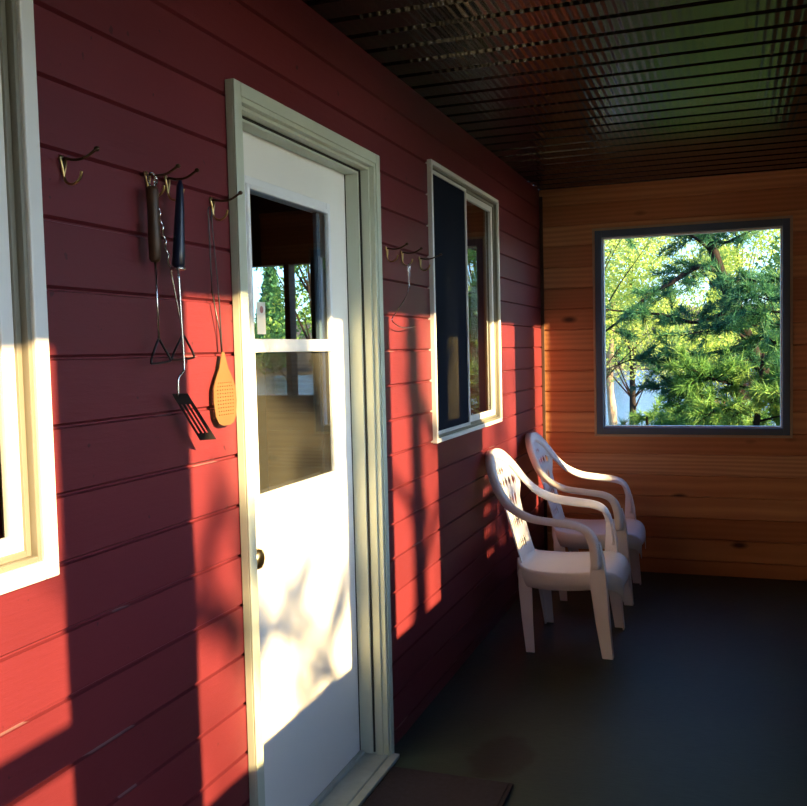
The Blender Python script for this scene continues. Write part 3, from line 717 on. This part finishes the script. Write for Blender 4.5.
# the pine whose limbs cross the end window
T0 = (1.75, 9.8, GZ)
near_pine('pine_tree', 'dark pine just outside the end window, its leaning trunk and limbs crossing the pane',
    [T0, (1.66, 9.75, .6), (1.36, 9.6, 1.40), (1.13, 9.5, 1.98), (.95, 9.5, 2.55), (.70, 9.45, 3.4), (.45, 9.4, 4.8)], (.075, .030),
    [([(1.06, 9.5, 2.16), (.86, 9.4, 2.20), (.62, 9.3, 2.05), (.38, 9.2, 1.90), (.10, 9.1, 1.66), (-.25, 9.0, 1.42)], .034),
     ([(1.20, 9.5, 1.78), (.85, 9.35, 1.66), (.55, 9.2, 1.74), (.20, 9.1, 1.78), (-.2, 9.0, 1.84)], .024),
     ([(1.34, 9.6, 1.40), (1.0, 9.4, 1.36), (.70, 9.2, 1.28), (.30, 9.1, 1.32), (-.1, 9.0, 1.16)], .018),
     ([(1.40, 9.6, 1.30), (1.10, 9.3, 1.20), (.80, 9.1, 1.08), (.45, 9.0, 1.02)], .014),
     ([(1.00, 9.5, 2.35), (.78, 9.4, 2.52), (.45, 9.3, 2.56), (.10, 9.2, 2.62)], .018),
     ([(.95, 9.5, 2.52), (1.12, 9.4, 2.42), (1.35, 9.2, 2.50), (1.7, 9.1, 2.56)], .022),
     ([(1.12, 9.5, 2.02), (1.30, 9.2, 2.04), (1.52, 9.0, 2.00), (1.85, 8.9, 2.05)], .020),
     ([(1.22, 9.55, 1.74), (1.36, 9.2, 1.80), (1.58, 9.0, 1.72), (1.9, 8.9, 1.76)], .020),
     ([(1.38, 9.6, 1.40), (1.45, 9.2, 1.50), (1.62, 9.0, 1.42), (1.95, 8.9, 1.46)], .018),
     ([(1.50, 9.65, 1.10), (1.45, 9.2, 1.16), (1.55, 8.95, 1.10), (1.8, 8.8, 1.12)], .016),
     ([(1.36, 9.6, 1.45), (1.15, 9.2, 1.60), (1.05, 8.9, 1.62), (.9, 8.7, 1.55)], .014), ([(1.16, 9.5, 1.9), (1.30, 9.1, 1.92), (1.40, 8.8, 1.86), (1.5, 8.6, 1.80)], .014),
     ([(1.3, 9.55, 1.6), (1.42, 9.1, 1.62), (1.60, 8.8, 1.60), (1.8, 8.6, 1.62)], .014),
     ([(.72, 9.45, 3.3), (.3, 9.3, 3.2), (-.2, 9.1, 3.0)], .02), ([(.72, 9.45, 3.3), (1.1, 9.3, 3.1), (1.6, 9.1, 2.9)], .02)],
    11, per=22, dens=15, twig=.40)
# bright low boughs of a young pine below the window
near_pine('young_pine', 'low bright green young pine filling the bottom of the end window',
    [(1.35, 8.9, GZ), (1.35, 8.9, .1), (1.40, 8.85, .9), (1.44, 8.8, 1.35)], (.05, .012),
    [([(1.35, 8.9, z * 1.7), (1.35 + .4 * math.cos(a), 8.9 + .3 * math.sin(a), z * 1.7 + .10), (1.35 + .8 * math.cos(a), 8.9 + .6 * math.sin(a), z * 1.7 + .06 + .1 * k % .2)], .012)
     for k, (z, a) in enumerate([(.05, 2.9), (.15, 3.6), (.25, 2.4), (.3, 3.3), (.35, .2), (.42, -.5), (.45, 4.2), (.5, 5.2), (.5, 3.0), (.55, .5), (.6, 3.8), (.62, 5.6), (.05, 4.5), (.2, 5.5), (.6, 2.6)])],
    12, per=24, dens=26, twig=.34, mat='pine_needles_bright')
near_pine('young_pine', 'third bright green young pine, low between the two others outside the end window',
    [(.95, 10.4, GZ - .05), (.95, 10.4, .0), (.96, 10.35, .50), (.96, 10.3, .78)], (.045, .010),
    [([(.95, 10.4, z), (.95 + .4 * math.cos(a), 10.4 + .3 * math.sin(a), z + .08), (.95 + .85 * math.cos(a), 10.4 + .5 * math.sin(a), z + .04)], .011)
     for k, (z, a) in enumerate([(.05, 2.9), (.15, 3.6), (.22, .4), (.3, 3.3), (.35, -.2), (.42, -.8), (.45, 4.2), (.5, 5.2), (.1, 5.6), (.55, .5), (.6, 3.0)])],
    14, per=24, dens=20, twig=.32, mat='pine_needles_bright')
near_pine('young_pine', 'second bright green young pine, left of the first at the foot of the end window',
    [(.35, 9.6, GZ - .05), (.35, 9.6, .0), (.36, 9.55, .50), (.36, 9.5, .72)], (.045, .010),
    [([(.35, 9.6, z), (.35 + .35 * math.cos(a), 9.6 + .3 * math.sin(a), z + .08), (.35 + .7 * math.cos(a), 9.6 + .5 * math.sin(a), z + .04)], .011)
     for k, (z, a) in enumerate([(.05, 2.9), (.15, 3.6), (.22, .4), (.3, 3.3), (.35, -.2), (.42, -.8), (.45, 4.2), (.5, 5.2), (.1, 5.6), (.55, .5)])],
    13, per=24, dens=20, twig=.30, mat='pine_needles_bright')

# sunlit broadleaf trees between the porch and the lake
protoA = leafy_tree('broadleaf_tree', 6.8, 2.4, 14000, .055, 'yellow_green_leaves', 'pine_bark', 21)
protoB = leafy_tree('broadleaf_tree', 7.5, 2.2, 20000, .065, 'green_leaves', 'pine_bark', 22)
spotsA = [(-2.15, 21, -1.0, 1.0, .3, 'yellow-green broadleaf tree behind the pine limbs, left in the end window'),
          (1.45, 26, -1.3, 1.0, 2.0, 'yellow-green broadleaf tree behind the trunk of the leaning pine'),
          (-1.9, 31, -1.4, 1.1, 4.0, 'yellow-green broadleaf tree nearest the lake, far left in the end window'),
          (4.4, 21, -1.0, 1.05, 1.2, 'yellow-green broadleaf tree past the right edge of the end window')]
for i, (x, y, z, s, rz, lb) in enumerate(spotsA):
    o = protoA if i == 0 else copy_tree(protoA); o.location = (x, y, z); o.scale = (s,) * 3; o.rotation_euler.z = rz
    tag(o, lb, 'tree', 'sunlit broadleaf trees toward the lake')
spotsB = [(2.9, 17.5, -.9, .75, .5, 'green broadleaf tree behind the dark pine at the right of the end window'),
          (-5.3, 26, -1.2, 1.0, 2.5, 'green broadleaf tree behind the cabin, just left of the view in the end window'),
          (-7.8, 19, -1.0, 1.1, 3.6, 'green broadleaf tree behind the cabin, seen through the upper door glass'),
          (5.6, 15, -.9, 1.0, 3.6, 'green broadleaf tree off the corner of the porch')]
for i, (x, y, z, s, rz, lb) in enumerate(spotsB):
    o = protoB if i == 0 else copy_tree(protoB); o.location = (x, y, z); o.scale = (s,) * 3; o.rotation_euler.z = rz
    tag(o, lb, 'tree', 'green broadleaf trees around the cabin')
# pale trunk at the left of the view, russet bushes on the bank
mb = MB(); mb.tube(spline([(-1.75, 24, -2.0), (-1.72, 24, -.6), (-1.80, 24, .6), (-1.74, 24, 1.6), (-1.70, 24, 2.6)], 5), [.11] * 8 + [.09] * 6 + [.06] * 7, 10)
birch = root('pale_tree'); mb.build('trunk', M['pale_bark'], birch, smooth=True)
rng = np.random.default_rng(5); pts = np.array([[-1.6, 24, 3.0]]) + rng.normal(0, .75, (5000, 3)); V, F = leaves(rng, pts, .06); np_mesh('foliage', V, F, M['yellow_green_leaves'], birch)
tag(birch, 'pale tan tree trunk near the left edge of the end window', 'tree')
bush = root('russet_bush'); rng = np.random.default_rng(6)
mb = MB()
for k in range(9): mb.tube([(0, 0, -.1), (rng.uniform(-.3, .3), rng.uniform(-.3, .3), .5), (rng.uniform(-.6, .6), rng.uniform(-.6, .6), 1.0)], [.02, .012, .005], 5)
mb.build('stem', M['pine_bark'], bush, smooth=True)
cs = rng.normal(0, .3, (12, 3)) + np.array([[0, 0, .75]]); pts = cs[rng.integers(0, 12, 2600)] + rng.normal(0, .14, (2600, 3)); V, F = leaves(rng, pts, .05); np_mesh('foliage', V, F, M['russet_leaves'], bush)
for i, (x, y, z, s, lb) in enumerate([(1.00, 15.0, .22, .42, 'russet bush glimpsed between pine boughs, nearer of two'), (1.55, 16.5, .55, .45, 'russet bush behind the leaning pine trunk, farther of two')]):
    o = bush if i == 0 else copy_tree(bush); o.location = (x, y, z - .3); o.scale = (s, s, s); tag(o, lb, 'bush', 'russet bushes on the bank')
# evergreens on the far shore
fir = conifer('far_fir', 11, 2.4, 9000, 'pine_needles', 31, .30)
rng = random.Random(8)
for i in range(20):
    o = fir if i == 0 else copy_tree(fir)
    o.location = (-66 + i * 6.6 + rng.uniform(-.6, .6), 112 + rng.uniform(0, 12), -1.2); s = rng.uniform(.8, 1.35); o.scale = (s, s, s); o.rotation_euler.z = rng.uniform(0, 6)
    tag(o, 'dark evergreen in the treeline on the far shore of the lake', 'tree', 'evergreens on the far shore')
# trees on the sunny side of the porch, which dapple the light
near_pine('side_pine', 'open pine on the sunny side of the porch, opposite the door',
    [(8.6, .72, GZ), (8.6, .72, 2), (8.6, .70, 4.5), (8.5, .6, 7)], (.12, .05),
    [([(8.6, .6, 3.1), (8.4, 1.4, 3.7), (8.2, 2.4, 4.0)], .03), ([(8.6, .6, 3.5), (8.4, -.3, 4.1), (8.3, -1.1, 4.3)], .03),
     ([(8.6, .6, 3.9), (8.3, 1.3, 4.5), (8.1, 2.0, 5.0)], .03), ([(8.6, .6, 4.4), (8.5, -.4, 5.0), (8.5, -1.2, 5.6)], .03), ([(8.6, .6, 5), (8.0, 1.2, 5.6)], .03)],
    41, per=18, dens=10, ln=.14, wd=.008, twig=.6)
protoC = leafy_tree('side_tree', 6.2, 1.9, 4200, .10, 'green_leaves', 'pine_bark', 42, blobs=26, low=.35)
for i, (x, y, z, s, rz, lb) in enumerate([(10.5, 4.6, GZ, .8, 1.0, 'thin leafed tree on the sunny side opposite the chairs'), (13.5, -9.6, GZ, 1.15, 2.2, 'thin leafed tree on the sunny side behind the camera')]):
    o = protoC if i == 0 else copy_tree(protoC); o.location = (x, y, z); o.scale = (s,) * 3; o.rotation_euler.z = rz
    tag(o, lb, 'tree', 'thin trees on the sunny side')

# tall thin trees well back on the sunny side: their loose crowns blur into soft dapples
tall = leafy_tree('tall_tree', 13.5, 2.2, 480, .13, 'green_leaves', 'pine_bark', 52, blobs=30, low=.45)
for i, (x, y, z, s, rz, lb) in enumerate([(21.0, -6.0, GZ, 1.0, .4, 'tall thin tree far out on the sunny side, nearer the camera of two'), (23.0, -2.9, GZ, 1.05, 2.0, 'tall thin tree far out on the sunny side, farther from the camera of two')]):
    o = tall if i == 0 else copy_tree(tall); o.location = (x, y, z); o.scale = (s, s, s); o.rotation_euler.z = rz; tag(o, lb, 'tree', 'tall thin trees on the sunny side')
shrub = leafy_tree('shade_shrub', 2.75, .62, 7000, .06, 'green_leaves', 'pine_bark', 53, blobs=26, low=.2)  # unseen shrub added to block low sun from the rear chair
shrub.location = (4.5, 4.45, GZ); tag(shrub, 'dense green shrub, unseen, added off the far porch corner to shade the rear chair', 'shrub')
